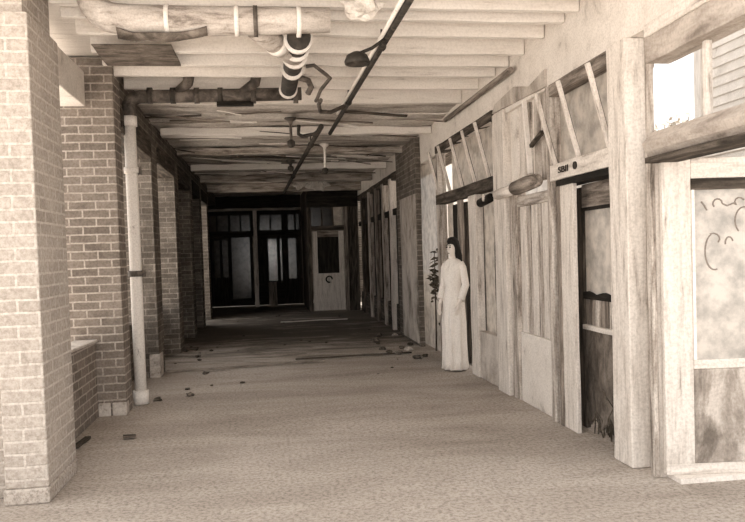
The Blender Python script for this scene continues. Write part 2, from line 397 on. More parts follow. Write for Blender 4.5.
# ------------------------------------------------------------------ ceiling timbers
ords = ['front-most', 'second', 'third', 'fourth', 'fifth', 'sixth', 'seventh', 'eighth', 'ninth', 'tenth', 'eleventh']
for i, (y, m) in enumerate(((4.72, 'joist'), (5.05, 'joist'), (5.4, 'joist'), (5.68, 'joist'), (6.12, 'joist'), (6.62, 'joist'), (7.06, 'joist'), (7.48, 'joist'), (8.1, 'joist'), (8.83, 'joist'))):
    tag(MB().box(-1.42, 2.415, y, y+.06, 3.29+random.uniform(-.01, .01), 3.455, cuts=14, jit=.006).build('ceiling_joist', m, bevel=.005),
        ords[i] + ' exposed ceiling joist counted from the front', 'joist', 'exposed ceiling joists')
for i, (y, z, m) in enumerate(((10.5, 3.2, 'joist'), (12.4, 3.18, 'joist_dark'), (14.6, 3.18, 'joist'), (16.6, 3.15, 'joist_dark'), (18.6, 3.1, 'joist_dark'))):
    tag(MB().box(-1.39, 2.41, y, y+.16, z, 3.3, cuts=16, jit=.02).build('cross_beam', m, bevel=.01),
        ('first', 'second', 'third', 'fourth', 'last')[i] + ' cross beam below the broken ceiling, counted from the front', 'beam', 'cross beams under the rear ceiling')
tag(MB().box(-1.36, -.72, 6.35, 7.03, 3.266, 3.276, cuts=8, jit=.008).build('metal_sheet', 'rust_plate'), 'rust-stained metal sheet under the joists at the upper left', 'metal sheet')

# ------------------------------------------------------------------ pipes
def elbow(c, a, b, r, n=7):
    """points of a quarter bend from direction a to direction b about corner c, radius r"""
    c, a, b = Vector(c), Vector(a), Vector(b); o = c-a*r+b*r
    return [o + (a*math.sin(t)-b*math.cos(t))*r for t in [math.pi/2*k/(n-1) for k in range(n)]]
def ring(p, d, r, w): 
    p, d = Vector(p), Vector(d).normalized()
    return [p-d*w/2, p+d*w/2]

bp = thing('lagged_pipe', 'thick canvas-lagged pipe crossing the ceiling at the upper left', 'pipe', (-.4, 5.3, 3.14))
MB().tube([(.5, 5.3, 3.16), (.1, 5.3, 3.15), (-.4, 5.3, 3.14), (-.8, 5.3, 3.145)] + elbow((-1.12, 5.3, 3.15), (-1, 0, 0), (0, 0, 1), .17) + [(-1.12, 5.3, 3.42)], [.085, .095, .1, .1]+[.1]*8, 18).build('lagging', 'lagging', bp)
for x in (-.15, -.02, .28, -.62):
    MB().tube(ring((x, 5.3, 3.145), (1, 0, 0), 0, .03), .106, 18).build('band', 'iron' if x == -.02 else 'joist', bp)
rag = [[(-.95+.1*i, 5.22+.03*math.sin(i*2)+.05*k, 3.06-.03*math.sin(i*.6)-(.035 if k == 1 else 0)-.02*random.random()) for k in range(4)] for i in range(7)]
g = MB(); 
rg = [[Vector(p) for p in r] + [Vector(p)+Vector((0, 0, .012)) for p in r[::-1]] for r in rag]
g.rings(rg).build('torn_wrapping', 'rust_plate', bp)

sp = thing('soil_pipe', 'dark pipe with pale collars running back along the ceiling to the long pipe', 'pipe', (.28, 6.6, 3.16))
MB().tube([(.29, 5.5, 3.10), (.285, 6.0, 3.13), (.28, 7.0, 3.17), (.275, 7.76, 3.19)], [.088, .085, .08, .078], 18).build('barrel', 'dark_iron', sp)
for y, r in ((5.58, .108), (5.86, .106), (6.12, .106), (6.62, .1), (7.62, .095)):
    z = 3.1+(y-5.5)*.04
    MB().tube(ring((.287-(y-5.5)*.006, y, z), (0, 1, .04), 0, .05), r, 18).build('collar', 'joist', sp)
MB().tube([(-.03, 5.52, 3.16), (.06, 5.62, 3.13), (.19, 5.84, 3.10), (.28, 6.1, 3.12)], [.075, .085, .085, .08], 16).build('branch', 'lagging', sp)
MB().tube([(.12, 5.7, 3.12), (.16, 5.77, 3.115)], .1, 16).build('branch_collar', 'joist', sp)
MB().tube([(.36, 6.9, 3.13), (.44, 7.0, 3.13), (.47, 7.05, 3.08), (.44, 7.1, 3.03)], .028, 10).build('trap', 'iron', sp)

lp = thing('long_pipe', 'grey cast iron pipe crossing the ceiling into the downpipe', 'pipe', (-.5, 7.9, 3.18))
MB().tube([(.42, 7.9, 3.2), (-.3, 7.9, 3.185), (-1.0, 7.9, 3.175)] + elbow((-1.345, 7.9, 3.17), (-1, 0, 0), (0, 0, -1), .12) + [(-1.345, 7.9, 2.97)], .068, 16).build('barrel', 'iron', lp)
for x in (.36, -.08, -.42, -.66, -.9, -1.13):
    MB().tube(ring((x, 7.9, 3.182), (1, 0, 0), 0, .05), .083, 16).build('collar', 'dark_iron' if x in (-.42, -.9) else 'iron', lp)
for x, x2 in ((-.86, -.74), (-.2, -.06)):
    MB().tube([(x, 7.9, 3.2), (x2, 7.84, 3.3), (x2+.03, 7.82, 3.42)], .055, 12).build('branch', 'iron', lp)
MB().box(-.46, -.08, 7.86, 7.94, 3.075, 3.115, cuts=4, jit=.006).build('hanger_plate', 'black_wood', lp)

dp = thing('downpipe', 'white painted downpipe standing against the second left pier', 'pipe', (-1.345, 7.9, 0))
MB().tube([(-1.345, 7.9, .02), (-1.345, 7.9, 1.0), (-1.345, 7.9, 2.0), (-1.345, 7.9, 2.98)], .06, 18).build('barrel', 'white_pipe', dp)
for z in (1.36, 2.42):
    ck = MB().tube(ring((-1.345, 7.9, z), (0, 0, 1), 0, .06), .076, 18).build('clamp', 'iron' if z < 2 else 'white_pipe', dp)
    MB().box(-1.28, -1.25, 7.88, 7.92, z-.04, z+.04).build('lug', 'iron', ck)
MB().tube(ring((-1.345, 7.9, .08), (0, 0, 1), 0, .14), .08, 18).build('foot', 'white_pipe', dp)
MB().tube(ring((-1.345, 7.9, 2.92), (0, 0, 1), 0, .1), .076, 18).build('socket', 'white_pipe', dp)

def thin(name, label, pts, r, m, hang=()):
    t = thing(name, label, 'pipe', Vector(pts[0]))
    MB().tube(pts, r, 10).build('barrel', m, t)
    for p, h in hang:
        p = Vector(p); MB().tube([p, p+Vector((0, 0, h))], .008, 6).build('hanger', 'dark_iron', t)
        MB().tube(ring(p, Vector(pts[-1])-Vector(pts[0]), 0, .03), r*1.4, 10).build('hanger_ring', 'dark_iron', t)
    return t
thin('sprinkler_pipe', 'long straight dark pipe running down the middle of the front ceiling', [(1.0, 4.85, 3.17), (.97, 7.0, 3.17), (.925, 10.3, 3.17)], .026, 'dark_iron', [((.985, 6.0, 3.17), .14), ((.955, 8.2, 3.17), .14)])
thin('conduit', 'pale thin conduit beside the long straight dark pipe', [(.955, 4.85, 3.18), (.93, 7.0, 3.18), (.90, 8.9, 3.18)], .017, 'joist')
thin('sprinkler_pipe', 'dark pipe with sprinkler fittings at the rear, left of the front one', [(.745, 9.5, 3.13), (.62, 13.5, 3.1), (.47, 18.5, 3.05)], .034, 'dark_iron', [((.70, 11, 3.12), .18), ((.58, 15, 3.08), .2)])
thin('wall_conduit', 'dark pipe running along the top of the right wall', [(2.36, 6.85, 3.2), (2.37, 9.5, 3.2)], .03, 'bare_wood')
thin('bent_pipe', 'thin zigzag pipe hanging from the joists beside the dark collared pipe', [(.40, 6.6, 3.16), (.47, 6.6, 3.17), (.58, 6.65, 3.1), (.62, 6.7, 3.08), (.55, 6.95, 3.03), (.53, 7.15, 2.99), (.52, 7.2, 2.98)], .017, 'iron')
thin('bent_pipe', 'small hook-shaped pipe bracket clamped to the straight ceiling pipe', [(.60, 7.6, 3.07), (.6, 7.9, 3.09), (.63, 8.1, 3.05), (.75, 8.2, 3.06), (.91, 8.2, 3.13)], .022, 'iron')

lm = thing('ceiling_lamp', 'dark dished lamp shade on an arm beside the straight ceiling pipe', 'lamp', (.78, 5.7, 3.0))
pr = [(.015, .05), (.03, .045), (.075, .02), (.095, -.03), (.09, -.05), (.075, -.045), (.03, -.01)]
sh_ = MB().rings([[(.74+r*1.05*math.cos(a), 5.7+r*math.sin(a), 3.0+z) for a in [2*math.pi*k/20 for k in range(20)]] for r, z in pr]).build('shade', 'dark_iron', lm)
MB().tube([(.77, 5.7, 3.04), (.86, 5.72, 3.08), (.965, 5.74, 3.155)], .013, 8).build('arm', 'dark_iron', lm)
MB().ball((.74, 5.7, 2.99), .035, 2).build('bulb', 'dark_iron', sh_)
tag(MB().ball((.73, 5.25, 3.24), .12, 3, (1.1, .5, .75), .6).build('torn_insulation', 'paper'), 'pale lump of torn insulation hanging above the dark lamp shade', 'insulation')

def sprinkler(x, y, zt, label, h=.3, m='iron'):
    t = thing('sprinkler', label, 'sprinkler', (x, y, zt))
    MB().tube([(x, y, zt), (x, y, zt-h)], .018, 8).build('stem', m, t)
    MB().rings([[(x+r*math.cos(a), y+r*math.sin(a), zt-z) for a in [2*math.pi*k/14 for k in range(14)]] for r, z in ((.075, .0), (.08, .015), (.03, .05), (.02, .09))]).build('flange', m, t)
    MB().rings([[(x+r*math.cos(a), y+r*math.sin(a), zt-h-z) for a in [2*math.pi*k/14 for k in range(14)]] for r, z in ((.02, -.05), (.05, -.03), (.05, .02), (.02, .05))]).build('head', 'dark_iron', t)
sprinkler(.36, 9.6, 3.26, 'leftmost flanged sprinkler stub on the rear ceiling', .33)
sprinkler(.95, 11.6, 3.22, 'pale drop sprinkler hanging at the end of the straight ceiling pipe', .42, 'white_pipe')
sprinkler(.45, 12.6, 3.1, 'dark boxy sprinkler head lower on the rear ceiling', .14, 'dark_iron')
thin('hook_pipe', 'short U-shaped fitting joined to the rear dark pipe', [(.48, 9.9, 3.22), (.47, 9.9, 3.1), (.52, 9.9, 3.07), (.68, 9.9, 3.1), (.735, 9.8, 3.13)], .024, 'dark_iron')
for (x, y, z, r, lab) in ((.82, 17.2, 3.02, .14, 'left crumpled piece of plaster hanging far down the ceiling'), (1.2, 17.0, 3.0, .19, 'right crumpled piece of plaster hanging far down the ceiling')):
    tag(MB().ball((x, y, z+.12), r, 3, (1.1, .4, .75), .9).build('hanging_plaster', 'paper'), lab, 'plaster')

# ------------------------------------------------------------------ right window wall, front bay
def post(name, label, x0, x1, y0, y1, z0, z1, m='paint', jit=.006, group=None):
    return tag(MB().box(x0, x1, y0, y1, z0, z1, cuts=18, jit=jit).build(name, m, bevel=.008), label, 'post', group)
PG = 'timber posts of the right window wall'
post('wooden_post', 'broad pale timber post left of the front glazed door', 2.37, 2.52, 4.62, 4.88, 0, 2.86, group=PG)
post('wooden_post', 'narrow scarred door post right beside the broad pale post', 2.42, 2.45, 4.40, 4.47, 0, 2.86, 'paint_worn', group=PG)
w1 = thing('window_1', 'front transom window with two panes above the glazed door', 'window', (2.48, 3.8, 2.05), kind='structure')
MB().box(2.40, 2.56, 3.2, 4.40, 2.63, 2.86, cuts=8, jit=.005).build('head', 'grey_board', w1, bevel=.006)
MB().box(2.385, 2.56, 3.2, 4.40, 2.79, 2.87, cuts=8, jit=.004).build('head_moulding', 'paint', w1, bevel=.006)
MB().box(2.465, 2.505, 3.86, 3.90, 2.2, 2.63, cuts=4, jit=.003).build('mullion', 'paint', w1, bevel=.006)
MB().prism([(2.36, 2.13), (2.42, 2.2), (2.56, 2.2), (2.56, 2.04), (2.42, 2.04), (2.38, 2.08)], 'y', 3.2, 4.40).build('transom_bar', 'grey_board', w1, bevel=.006)
MB().box(2.37, 2.56, 3.2, 4.38, 2.005, 2.04).build('transom_lip', 'dark_wood', w1)
for y0, y1 in ((3.9, 4.39), (3.2, 3.86)):
    B(2.485, 2.491, y0, y1, 2.2, 2.63).build('pane', 'clear_glass', w1)

S(MB().box(2.452, 2.50, 4.41, 4.47, 0, 2.04, cuts=8, jit=.002).build('trim_5', 'paint'), 'hinge jamb between the narrow scarred post and the open glazed door', 'trim')
# open glazed door seen face on
d1 = thing('door_1', 'pale glazed door standing open at the right edge with scrawl on its glass', 'door', (2.46, 4.36, 0), R(-6), kind='structure')
def dl(mb): 
    bmesh.ops.transform(mb.bm, matrix=world(d1), verts=mb.bm.verts); return mb
W_ = .92
dl(MB().box(0, .185, -.022, .022, .05, 2.03, cuts=12, jit=.003)).build('stile', 'paint', d1, bevel=.006)
dl(MB().box(W_-.13, W_, -.022, .022, .05, 2.03, cuts=12, jit=.003)).build('stile', 'paint', d1, bevel=.006)
dl(MB().box(.185, W_-.13, -.022, .022, 1.9, 2.03)).build('top_rail', 'paint', d1, bevel=.006)
dl(MB().box(.185, W_-.13, -.03, .022, 1.83, 1.9)).build('rail_shadow_strip', 'dark_wood', d1, bevel=.004)  # dark strip painting the shadow below the top rail
dl(MB().box(.185, W_-.13, -.022, .022, .70, .76)).build('mid_rail', 'paint', d1, bevel=.006)
dl(MB().box(.185, W_-.13, -.016, .016, .10, .70)).build('lower_panel', 'damp_panel', d1, bevel=.006)
dl(MB().box(.0, W_, -.024, .024, .03, .10)).build('bottom_rail', 'paint', d1, bevel=.006)
dl(MB().box(.185, .203, -.028, .0, .76, 1.83)).build('glazing_bead', 'joist', d1)
pn = dl(MB().box(.185, W_-.13, -.006, .006, .76, 1.9)).build('pane', 'white_glass', d1)
def stroke(pts, r=.006):
    return dl(MB().tube([(x, -.010, z) for x, z in pts], r, 6))
ink = MB()
def arc(cx, cz, rx, rz, a0, a1, n=14): return [(cx+rx*math.cos(R(a0+(a1-a0)*k/(n-1))), cz+rz*math.sin(R(a0+(a1-a0)*k/(n-1)))) for k in range(n)]
for pts in (arc(.335, 1.44, .06, .115, -75, -250) + arc(.325, 1.52, .045, .035, 110, -40, 6),      # big C with a hooked top
            arc(.43, 1.49, .025, .04, 190, 20, 8) ,                                                # small n
            [(.255, 1.755), (.275, 1.73), (.29, 1.70)],
            arc(.36, 1.74, .03, .03, 220, 0, 8) + [(.42, 1.725), (.46, 1.74)] + arc(.50, 1.75, .03, .025, 230, 20, 6),
            arc(.53, 1.63, .06, .085, 80, 230, 10)):
    ink.tube([(x, -.008, z) for x, z in pts], .005, 6)
dl(ink).build('scrawl', 'ink', pn)
S(B(2.5, 4.3, .3, 7, -.1, -.002).build('floor_porch', 'floor'), 'pale paved strip outside the front doors', 'floor')
S(MB().box(2.5, 3.5, 4.25, 4.45, -.02, .03).build('trim_1', 'plaster'), 'pale threshold below the open glazed door', 'threshold')

# ------------------------------------------------------------------ second bay: hopper window over a broken door
def hopper(name, label, y0, y1, zb, zt, lean, bars, mr, mb_, pane, head_m, parts=()):
    """transom sash tipped into the corridor; bars are stiles and glazing bars"""
    w = thing(name, label, 'window', (2.46, (y0+y1)/2, zb), kind='structure')
    MB().box(2.39, 2.56, y0, y1, zt, zt+.1, cuts=10, jit=.004).build('head', head_m, w, bevel=.006)
    MB().box(2.385, 2.52, y0, y1, zb-.14, zb-.005, cuts=10, jit=.006).build('bottom_rail', mr, w, bevel=.008)
    for i, y in enumerate(bars):
        MB().beam((2.43, y, zb), (2.43-lean, y, zt+.02), .038, .03, 6, .004).build('sash_bar', mb_, w, bevel=.004)
        MB().beam((2.446, y+.012, zb), (2.446-lean, y+.012, zt+.02), .02, .02, 6, .003).build('dark_edge', 'dark_wood', w)  # dark line along one edge of each bar
    for a, b in pane:
        MB().box(2.495, 2.50, a, b, zb-.02, zt+.02).build('pane', 'dusty_glass', w)
    return w
w2 = hopper('window_2', 'tipped-in hopper window with three slanting bars above the broken door', 4.9, 6.0, 2.19, 2.76, .16, (4.97, 5.5, 5.97), 'paint', 'paint', ((4.9, 5.45), (5.45, 6.0)), 'bare_wood')
tx = bpy.data.curves.new('stencil', 'FONT'); tx.body = 'SBII'; tx.size = .07; tx.extrude = .001; tx.offset = .0015
to = bpy.data.objects.new('stencil_tmp', tx); COL.objects.link(to); bpy.context.view_layer.update()
me = bpy.data.meshes.new_from_object(to); bpy.data.objects.remove(to)
tb = MB(); tb.bm.from_mesh(me)
# lay the letters on the corridor face of the rail, reading along the wall towards the viewer
bmesh.ops.transform(tb.bm, matrix=Matrix.Translation((2.378, 5.80, 2.10)) @ Matrix(((0, 0, -1, 0), (-2.0, 0, 0, 0), (0, 1, 0, 0), (0, 0, 0, 1))), verts=tb.bm.verts)
tb.build('stencil', 'black_ink', w2)
MB().tube([(2.37, 5.46, 2.125), (2.386, 5.46, 2.125)], .03, 14).build('knob', 'black_ink', w2)
post('wooden_post', 'split pale post left of the broken door', 2.40, 2.53, 6.0, 6.1, 0, 2.86, 'paint_worn', group=PG)
d2 = thing('door_2', 'broken half-glazed door behind the broad pale post, dark lower panel', 'door', (2.55, 5.3, 0), kind='structure')
MB().box(2.415, 2.45, 5.60, 5.86, 0, 2.04, cuts=14, jit=.005).build('jamb', 'paint', d2, bevel=.005)
MB().box(2.40, 2.425, 5.85, 5.91, 0, 2.04, cuts=14, jit=.004).build('architrave', 'bare_wood', d2, bevel=.004)
MB().box(2.56, 2.60, 5.76, 5.98, .0, 1.98, cuts=12, jit=.004).build('stile', 'dark_wood', d2, bevel=.004)
MB().box(2.56, 2.60, 4.92, 5.76, 1.81, 2.0, cuts=6, jit=.003).build('top_rail', 'bare_wood', d2, bevel=.004)
MB().box(2.55, 2.61, 4.92, 5.76, 1.785, 1.81).build('bead', 'black_wood', d2)
lowp = [(4.92, .84), (5.76, .84), (5.76, .1)] + [(5.76-.84*k/22, .07+random.uniform(-.05, .12)) for k in range(1, 22)] + [(4.92, .12)]
MB().prism(lowp, 'x', 2.57, 2.595).build('lower_panel', 'door_panel', d2)
MB().box(2.545, 2.61, 4.92, 5.76, .82, .86, cuts=6, jit=.004).build('lock_rail', 'paint', d2, bevel=.005)
for k in range(6):
    B(2.575, 2.592, 4.93+.138*k, 5.055+.138*k, .86, 1.08).build('slat', 'bare_wood' if k % 2 else 'paint_worn', d2)
scp = [(4.92, 1.07), (5.76, 1.07)] + [(5.76-.84*k/14, 1.12+.012*math.sin(k*1.3)) for k in range(15)]
MB().prism(scp, 'x', 2.555, 2.61).build('torn_blind', 'black_wood', d2)
B(2.585, 2.59, 4.92, 5.76, 1.1, 1.79).build('pane', 'white_glass', d2)
S(B(2.50, 2.62, 4.88, 4.93, 0, 2.04).build('trim_2', 'paint'), 'door jamb hidden behind the broad pale post', 'trim')
tag(MB().box(2.40, 2.56, 4.89, 5.9, 2.0, 2.05).build('door_head', 'black_wood'), 'dark door head under the hopper window of the broken door', 'trim')

# ------------------------------------------------------------------ third bay: boarded panel
post('wooden_post', 'pale weathered post left of the boarded-up bay', 2.39, 2.54, 7.22, 7.58, 0, 2.9, group=PG)
post('wooden_post', 'second slimmer post inside the boarded-up bay', 2.42, 2.53, 6.985, 7.17, 0, 2.09, 'paint_worn', group=PG)
bd = thing('boarding', 'vertical boards closing the bay between the two pale posts', 'boarding', (2.48, 6.55, 0))
ys = [6.11, 6.24, 6.4, 6.52, 6.68, 6.82, 6.97]
for i in range(6):
    MB().box(2.455+random.uniform(0, .02), 2.50, ys[i]+.006, ys[i+1]-random.uniform(.006, .02), .68, 2.0, cuts=10, jit=.006).build('board', ('paint', 'paint', 'paint_worn', 'paint', 'paint_worn', 'paint')[i], bd, bevel=.004)
MB().box(2.44, 2.50, 6.11, 6.97, 0, .68, cuts=8, jit=.004).build('lower_panel', 'plaster', bd, bevel=.006)
MB().box(2.43, 2.50, 6.11, 6.97, 1.9, 2.0, cuts=8, jit=.004).build('rail', 'paint_worn', bd, bevel=.006)
bu = thing('boarding', 'short upright boards and bars above the round timber of the boarded bay', 'boarding', (2.48, 6.65, 2.1))
for i, (y, w, m) in enumerate(((6.13, .1, 'paint'), (6.27, .12, 'paint_worn'), (6.43, .1, 'stained_plaster'), (6.56, .03, 'joist'), (6.66, .14, 'paint_worn'), (6.83, .13, 'paint'), (6.99, .2, 'plaster'))):
    MB().box(2.46+.01*(i % 2), 2.50, y, y+w, 2.1, 2.86, cuts=6, jit=.006).build('board', m, bu, bevel=.004)
MB().beam((2.41, 6.52, 2.18), (2.40, 6.62, 2.86), .04, .03, 4, .003).build('bar', 'joist', bu)
MB().beam((2.40, 6.18, 2.5), (2.41, 6.48, 2.42), .035, .03, 4, .004).build('bar', 'dark_wood', bu)
lg = thing('round_timber', 'short round timber lying across the boarded bay with dark right end', 'timber', (2.37, 6.6, 2.05))
MB().tube([(2.325, 7.24, 2.045), (2.325, 6.95, 2.05), (2.325, 6.7, 2.06)], [.052, .055, .052], 14).build('pale_end', 'paint', lg)
MB().tube([(2.325, 6.7, 2.06), (2.33, 6.4, 2.075), (2.33, 6.16, 2.08)], [.066, .07, .06], 14).build('dark_end', 'bare_wood', lg)  # darker, slightly thicker half of the timber
tag(MB().prism([(6.1, 2.87), (7.2, 2.91), (7.6, 2.92), (7.5, 3.0), (6.9, 3.05), (6.5, 2.96), (6.1, 3.02)], 'x', 2.40, 2.425).build('plaster_patch', 'stained_plaster'), 'ragged stained plaster patch above the boarded bay', 'plaster')

# ------------------------------------------------------------------ fourth bay with the figure
w3 = hopper('window_3', 'long tipped-in hopper window with five slanting bars and a dark bottom rail', 7.6, 10.25, 2.28, 2.86, .15, (7.85, 8.4, 8.95, 9.6, 10.2), 'dark_wood', 'paint', ((7.6, 8.4), (8.4, 9.1), (9.1, 9.7)), 'dark_wood')
post('wooden_post', 'pale post just right of the white figure', 2.41, 2.52, 8.36, 8.66, 0, 2.14, group=PG)
post('wooden_post', 'thin pale upright behind the white figure', 2.44, 2.50, 9.18, 9.28, 0, 2.14, 'bare_wood', group=PG)
post('wooden_post', 'slender pale post left of the white figure', 2.40, 2.52, 10.14, 10.28, 0, 2.86, 'paint_worn', group=PG)
d3 = thing('door_3', 'dark door leaf standing open behind the white figure', 'door', (2.6, 9.28, 0), kind='structure')
MB().box(2.56, 2.6, 9.3, 9.62, .02, 2.12, cuts=8, jit=.004).build('leaf', 'dark_wood', d3, bevel=.005)
MB().box(2.55, 2.61, 9.62, 9.70, .02, 2.12, cuts=8, jit=.004).build('stile', 'paint_worn', d3, bevel=.005)
B(2.56, 2.6, 9.7, 9.98, .02, 2.12).build('leaf', 'black_wood', d3)
B(2.57, 2.576, 9.98, 10.3, .02, 2.3).build('pane', 'dusty_glass', d3)  # cloudy pane added to tone down the white gap
S(MB().box(2.43, 2.53, 7.6, 8.36, 0, .55, cuts=6, jit=.005).build('wall_right_lower', 'stained_plaster', bevel=.006), 'low plaster wall under the opening right of the white figure', 'wall')
post('wooden_post', 'dark thin upright in the opening right of the white figure', 2.44, 2.5, 7.66, 7.76, .55, 2.14, 'black_wood', group=PG)
for i, (a, b, z0, z1, lab) in enumerate(((7.6, 8.36, .55, 2.14, 'added cloudy glass dimming the opening right of the white figure'), (10.29, 13.1, .0, 2.86, 'tall added cloudy glass dimming the gap between the white figure and the brick pier'))):
    w9 = thing('window_%d' % (5+i), lab, 'window', (2.5, (a+b)/2, z0), kind='structure')
    B(2.505, 2.511, a, b, z0, z1).build('pane', 'dusty_glass', w9)  # pane added to tone down the bright view outside
    for y in (a+.01, b-.03): B(2.50, 2.52, y, y+.02, z0, z1).build('frame', 'dark_wood', w9)
rl = thing('broken_roller', 'dark broken roller with pale disc hanging below the long hopper window', 'roller', (2.40, 7.9, 2.03))
dr_ = MB().tube([(2.40, 7.72, 2.05), (2.40, 8.1, 2.02)], .05, 12).build('drum', 'black_wood', rl)
MB().tube([(2.345, 7.82, 2.06), (2.36, 7.82, 2.06)], .04, 12).build('disc', 'paper', dr_)
fo = MB(); random.seed(5)
for k in range(90):
    c = Vector((2.46+random.gauss(0, .025), 10.75+random.gauss(0, .13), 1.05+random.gauss(0, .2)))
    a = random.uniform(0, 6.28); d = Vector((math.cos(a), math.sin(a), random.uniform(-.5, .5)))*.06; e = d.orthogonal().normalized()*.025
    b = bmesh.new(); vs = [b.verts.new(p) for p in (c-d, c+e, c+d, c-e)]; b.faces.new(vs); fo._merge(b)
vi = thing('climbing_plant', 'dark dry climbing plant in the narrow gap beside the right brick pier', 'plant', (2.46, 10.75, 0))
fo.build('foliage', 'leaf', vi)
MB().tube([(2.46, 10.8, 0), (2.45, 10.72, .5), (2.47, 10.8, 1.0), (2.45, 10.7, 1.5)], [.014, .012, .009, .005], 6).build('stem', 'dark_wood', vi)

# ------------------------------------------------------------------ right brick pier and rear bays
t = thing('brick_pier', 'grimy rendered brick pier on the right wall beyond the white figure', 'pier', (2.45, 12.0, 0))
MB().box(2.33, 2.415, 11.36, 13.1, 0, 3.28, cuts=10, jit=.006).build('shaft', 'dark_brick', t, bevel=.012)
MB().box(2.318, 2.33, 11.4, 12.7, .05, 2.4, cuts=10, jit=.006).build('render_coat', 'stained_plaster', t)
w4 = thing('window_4', 'dark rear window frame beyond the right brick pier with broken panes', 'window', (2.48, 14.4, 0), kind='structure')
MB().box(2.40, 2.54, 13.12, 19.3, 2.86, 3.0, cuts=16, jit=.012).build('head', 'dark_wood', w4, bevel=.006)
MB().box(2.41, 2.54, 13.12, 19.3, 2.2, 2.32, cuts=16, jit=.012).build('transom_bar', 'black_wood', w4, bevel=.006)
MB().box(2.43, 2.53, 13.12, 19.3, 0, .5, cuts=16, jit=.012).build('sill_board', 'dark_wood', w4, bevel=.006)
for y0, y1 in ((13.12, 13.2), (13.5, 14.0), (14.14, 14.6), (15.18, 15.8), (16.14, 16.4), (16.9, 18.1)):
    B(2.47, 2.50, y0, y1, .5, 2.2).build('panel', 'black_wood', w4)
for y0, y1 in ((13.12, 13.6), (14.2, 14.8), (15.4, 16.0), (16.14, 19.3)):
    B(2.47, 2.50, y0, y1, 2.32, 2.86).build('panel', 'black_wood', w4)
for y0, y1 in ((13.2, 13.5), (14.6, 15.0), (15.8, 16.0), (16.4, 16.9), (18.1, 19.3)):
    B(2.48, 2.486, y0, y1, .5, 2.2).build('pane', 'grimy_glass', w4)
for i, (y, w, m, x0) in enumerate(((13.3, .1, 'dark_wood', 2.40), (14.0, .14, 'paint', 2.36), (15.0, .18, 'paint_worn', 2.38), (16.0, .14, 'bare_wood', 2.37), (17.0, .16, 'paint_worn', 2.36), (18.4, .16, 'dark_wood', 2.38))):
    post('wooden_post', ords[i].replace('front-most', 'first') + ' rear post beyond the right brick pier', x0, x0+.14, y, y+w, 0, 2.9, m, .012, group='rear posts of the right wall')

# vestibule that juts out before the end wall
ve = thing('vestibule', 'dim vestibule front with pale scuffed door and transom at the far right', 'vestibule', (1.7, 19.4, 0))
MB().box(1.06, 1.16, 19.3, 19.42, 0, 3.05, cuts=8, jit=.012).build('post', 'dark_wood', ve, bevel=.006)
MB().box(2.02, 2.12, 19.3, 19.42, 0, 3.05, cuts=8, jit=.012).build('post', 'bare_wood', ve, bevel=.006)
MB().box(2.12, 2.4, 19.34, 19.42, 0, 3.05, cuts=8, jit=.01).build('side_panel', 'dark_wood', ve, bevel=.006)
MB().box(1.06, 2.4, 19.28, 19.42, 2.72, 3.28, cuts=8, jit=.012).build('fascia', 'black_wood', ve, bevel=.006)
MB().box(1.16, 2.02, 19.3, 19.4, 2.12, 2.24, cuts=8, jit=.008).build('transom_bar', 'dark_wood', ve, bevel=.006)
for x0, x1, m in ((1.2, 1.42, 'grimy_glass'), (1.48, 1.7, 'grimy_glass'), (1.76, 1.98, 'dusty_glass')):
    B(x0-.05, x1+.05, 19.34, 19.346, 2.23, 2.73).build('pane', m, ve)
for x in (1.45, 1.73): MB().box(x-.025, x+.025, 19.32, 19.38, 2.24, 2.72).build('glazing_bar', 'dark_wood', ve)
MB().box(1.06, 1.1, 19.42, 22.4, 0, 3.28).build('side_wall', 'dark_wood', ve)
vd = thing('door_4', 'scuffed pale door with dark glass in the far vestibule', 'door', (1.59, 19.36, 0), kind='structure')
MB().box(1.18, 1.31, 19.33, 19.38, .03, 2.1, cuts=8, jit=.006).build('stile', 'paint', vd, bevel=.005)
MB().box(1.87, 2.0, 19.33, 19.38, .03, 2.1, cuts=8, jit=.006).build('stile', 'paint', vd, bevel=.005)
B(1.31, 1.87, 19.33, 19.38, 1.95, 2.1).build('top_rail', 'bare_wood', vd, bevel=.005)
B(1.31, 1.87, 19.335, 19.375, .03, 1.0).build('lower_panel', 'paint', vd, bevel=.005)
B(1.31, 1.87, 19.35, 19.36, 1.0, 1.95).build('pane', 'black_wood', vd)
MB().tube([(1.59+.08*math.cos(a), 19.33, .84+.08*math.sin(a)) for a in [.5*k for k in range(11)]], .018, 6).build('scuff_ring', 'black_wood', vd)

# ------------------------------------------------------------------ end wall
we = thing('wall_end', 'dark glazed timber partition closing the far end of the corridor', 'wall', (-.4, 22.5, 0), kind='structure')
MB().box(-1.95, 1.06, 22.44, 22.56, 2.74, 3.46, cuts=10, jit=.01).build('fascia', 'black_wood', we, bevel=.006)
MB().box(-1.95, 1.06, 22.36, 22.44, 2.86, 2.93, cuts=10, jit=.012).build('ledge', 'joist_dark', we, bevel=.006)
MB().box(-1.95, 1.06, 22.44, 22.56, 2.1, 2.27, cuts=10, jit=.008).build('transom_bar', 'black_wood', we, bevel=.006)
for x in (-1.95, -1.12, .5, 1.0): MB().box(x, x+.07, 22.44, 22.56, 2.27, 2.74).build('muntin', 'black_wood', we)
for a, b in ((-1.73, -1.46), (-1.43, -1.16), (-1.02, -.77), (-.74, -.48), (-.18, .12), (.15, .46), (.66, .86), (.88, 1.0)):
    B(a-.04, b+.04, 22.5, 22.506, 2.26, 2.75).build('transom_pane', 'grimy_glass', we)
for x in (-1.445, -.755, .135, .87): MB().box(x-.015, x+.015, 22.46, 22.54, 2.27, 2.74).build('glazing_bar', 'black_wood', we)
for x0, x1 in ((-.48, -.18), (.46, .66)): B(x0, x1, 22.46, 22.54, 2.27, 2.74).build('filler', 'black_wood', we)
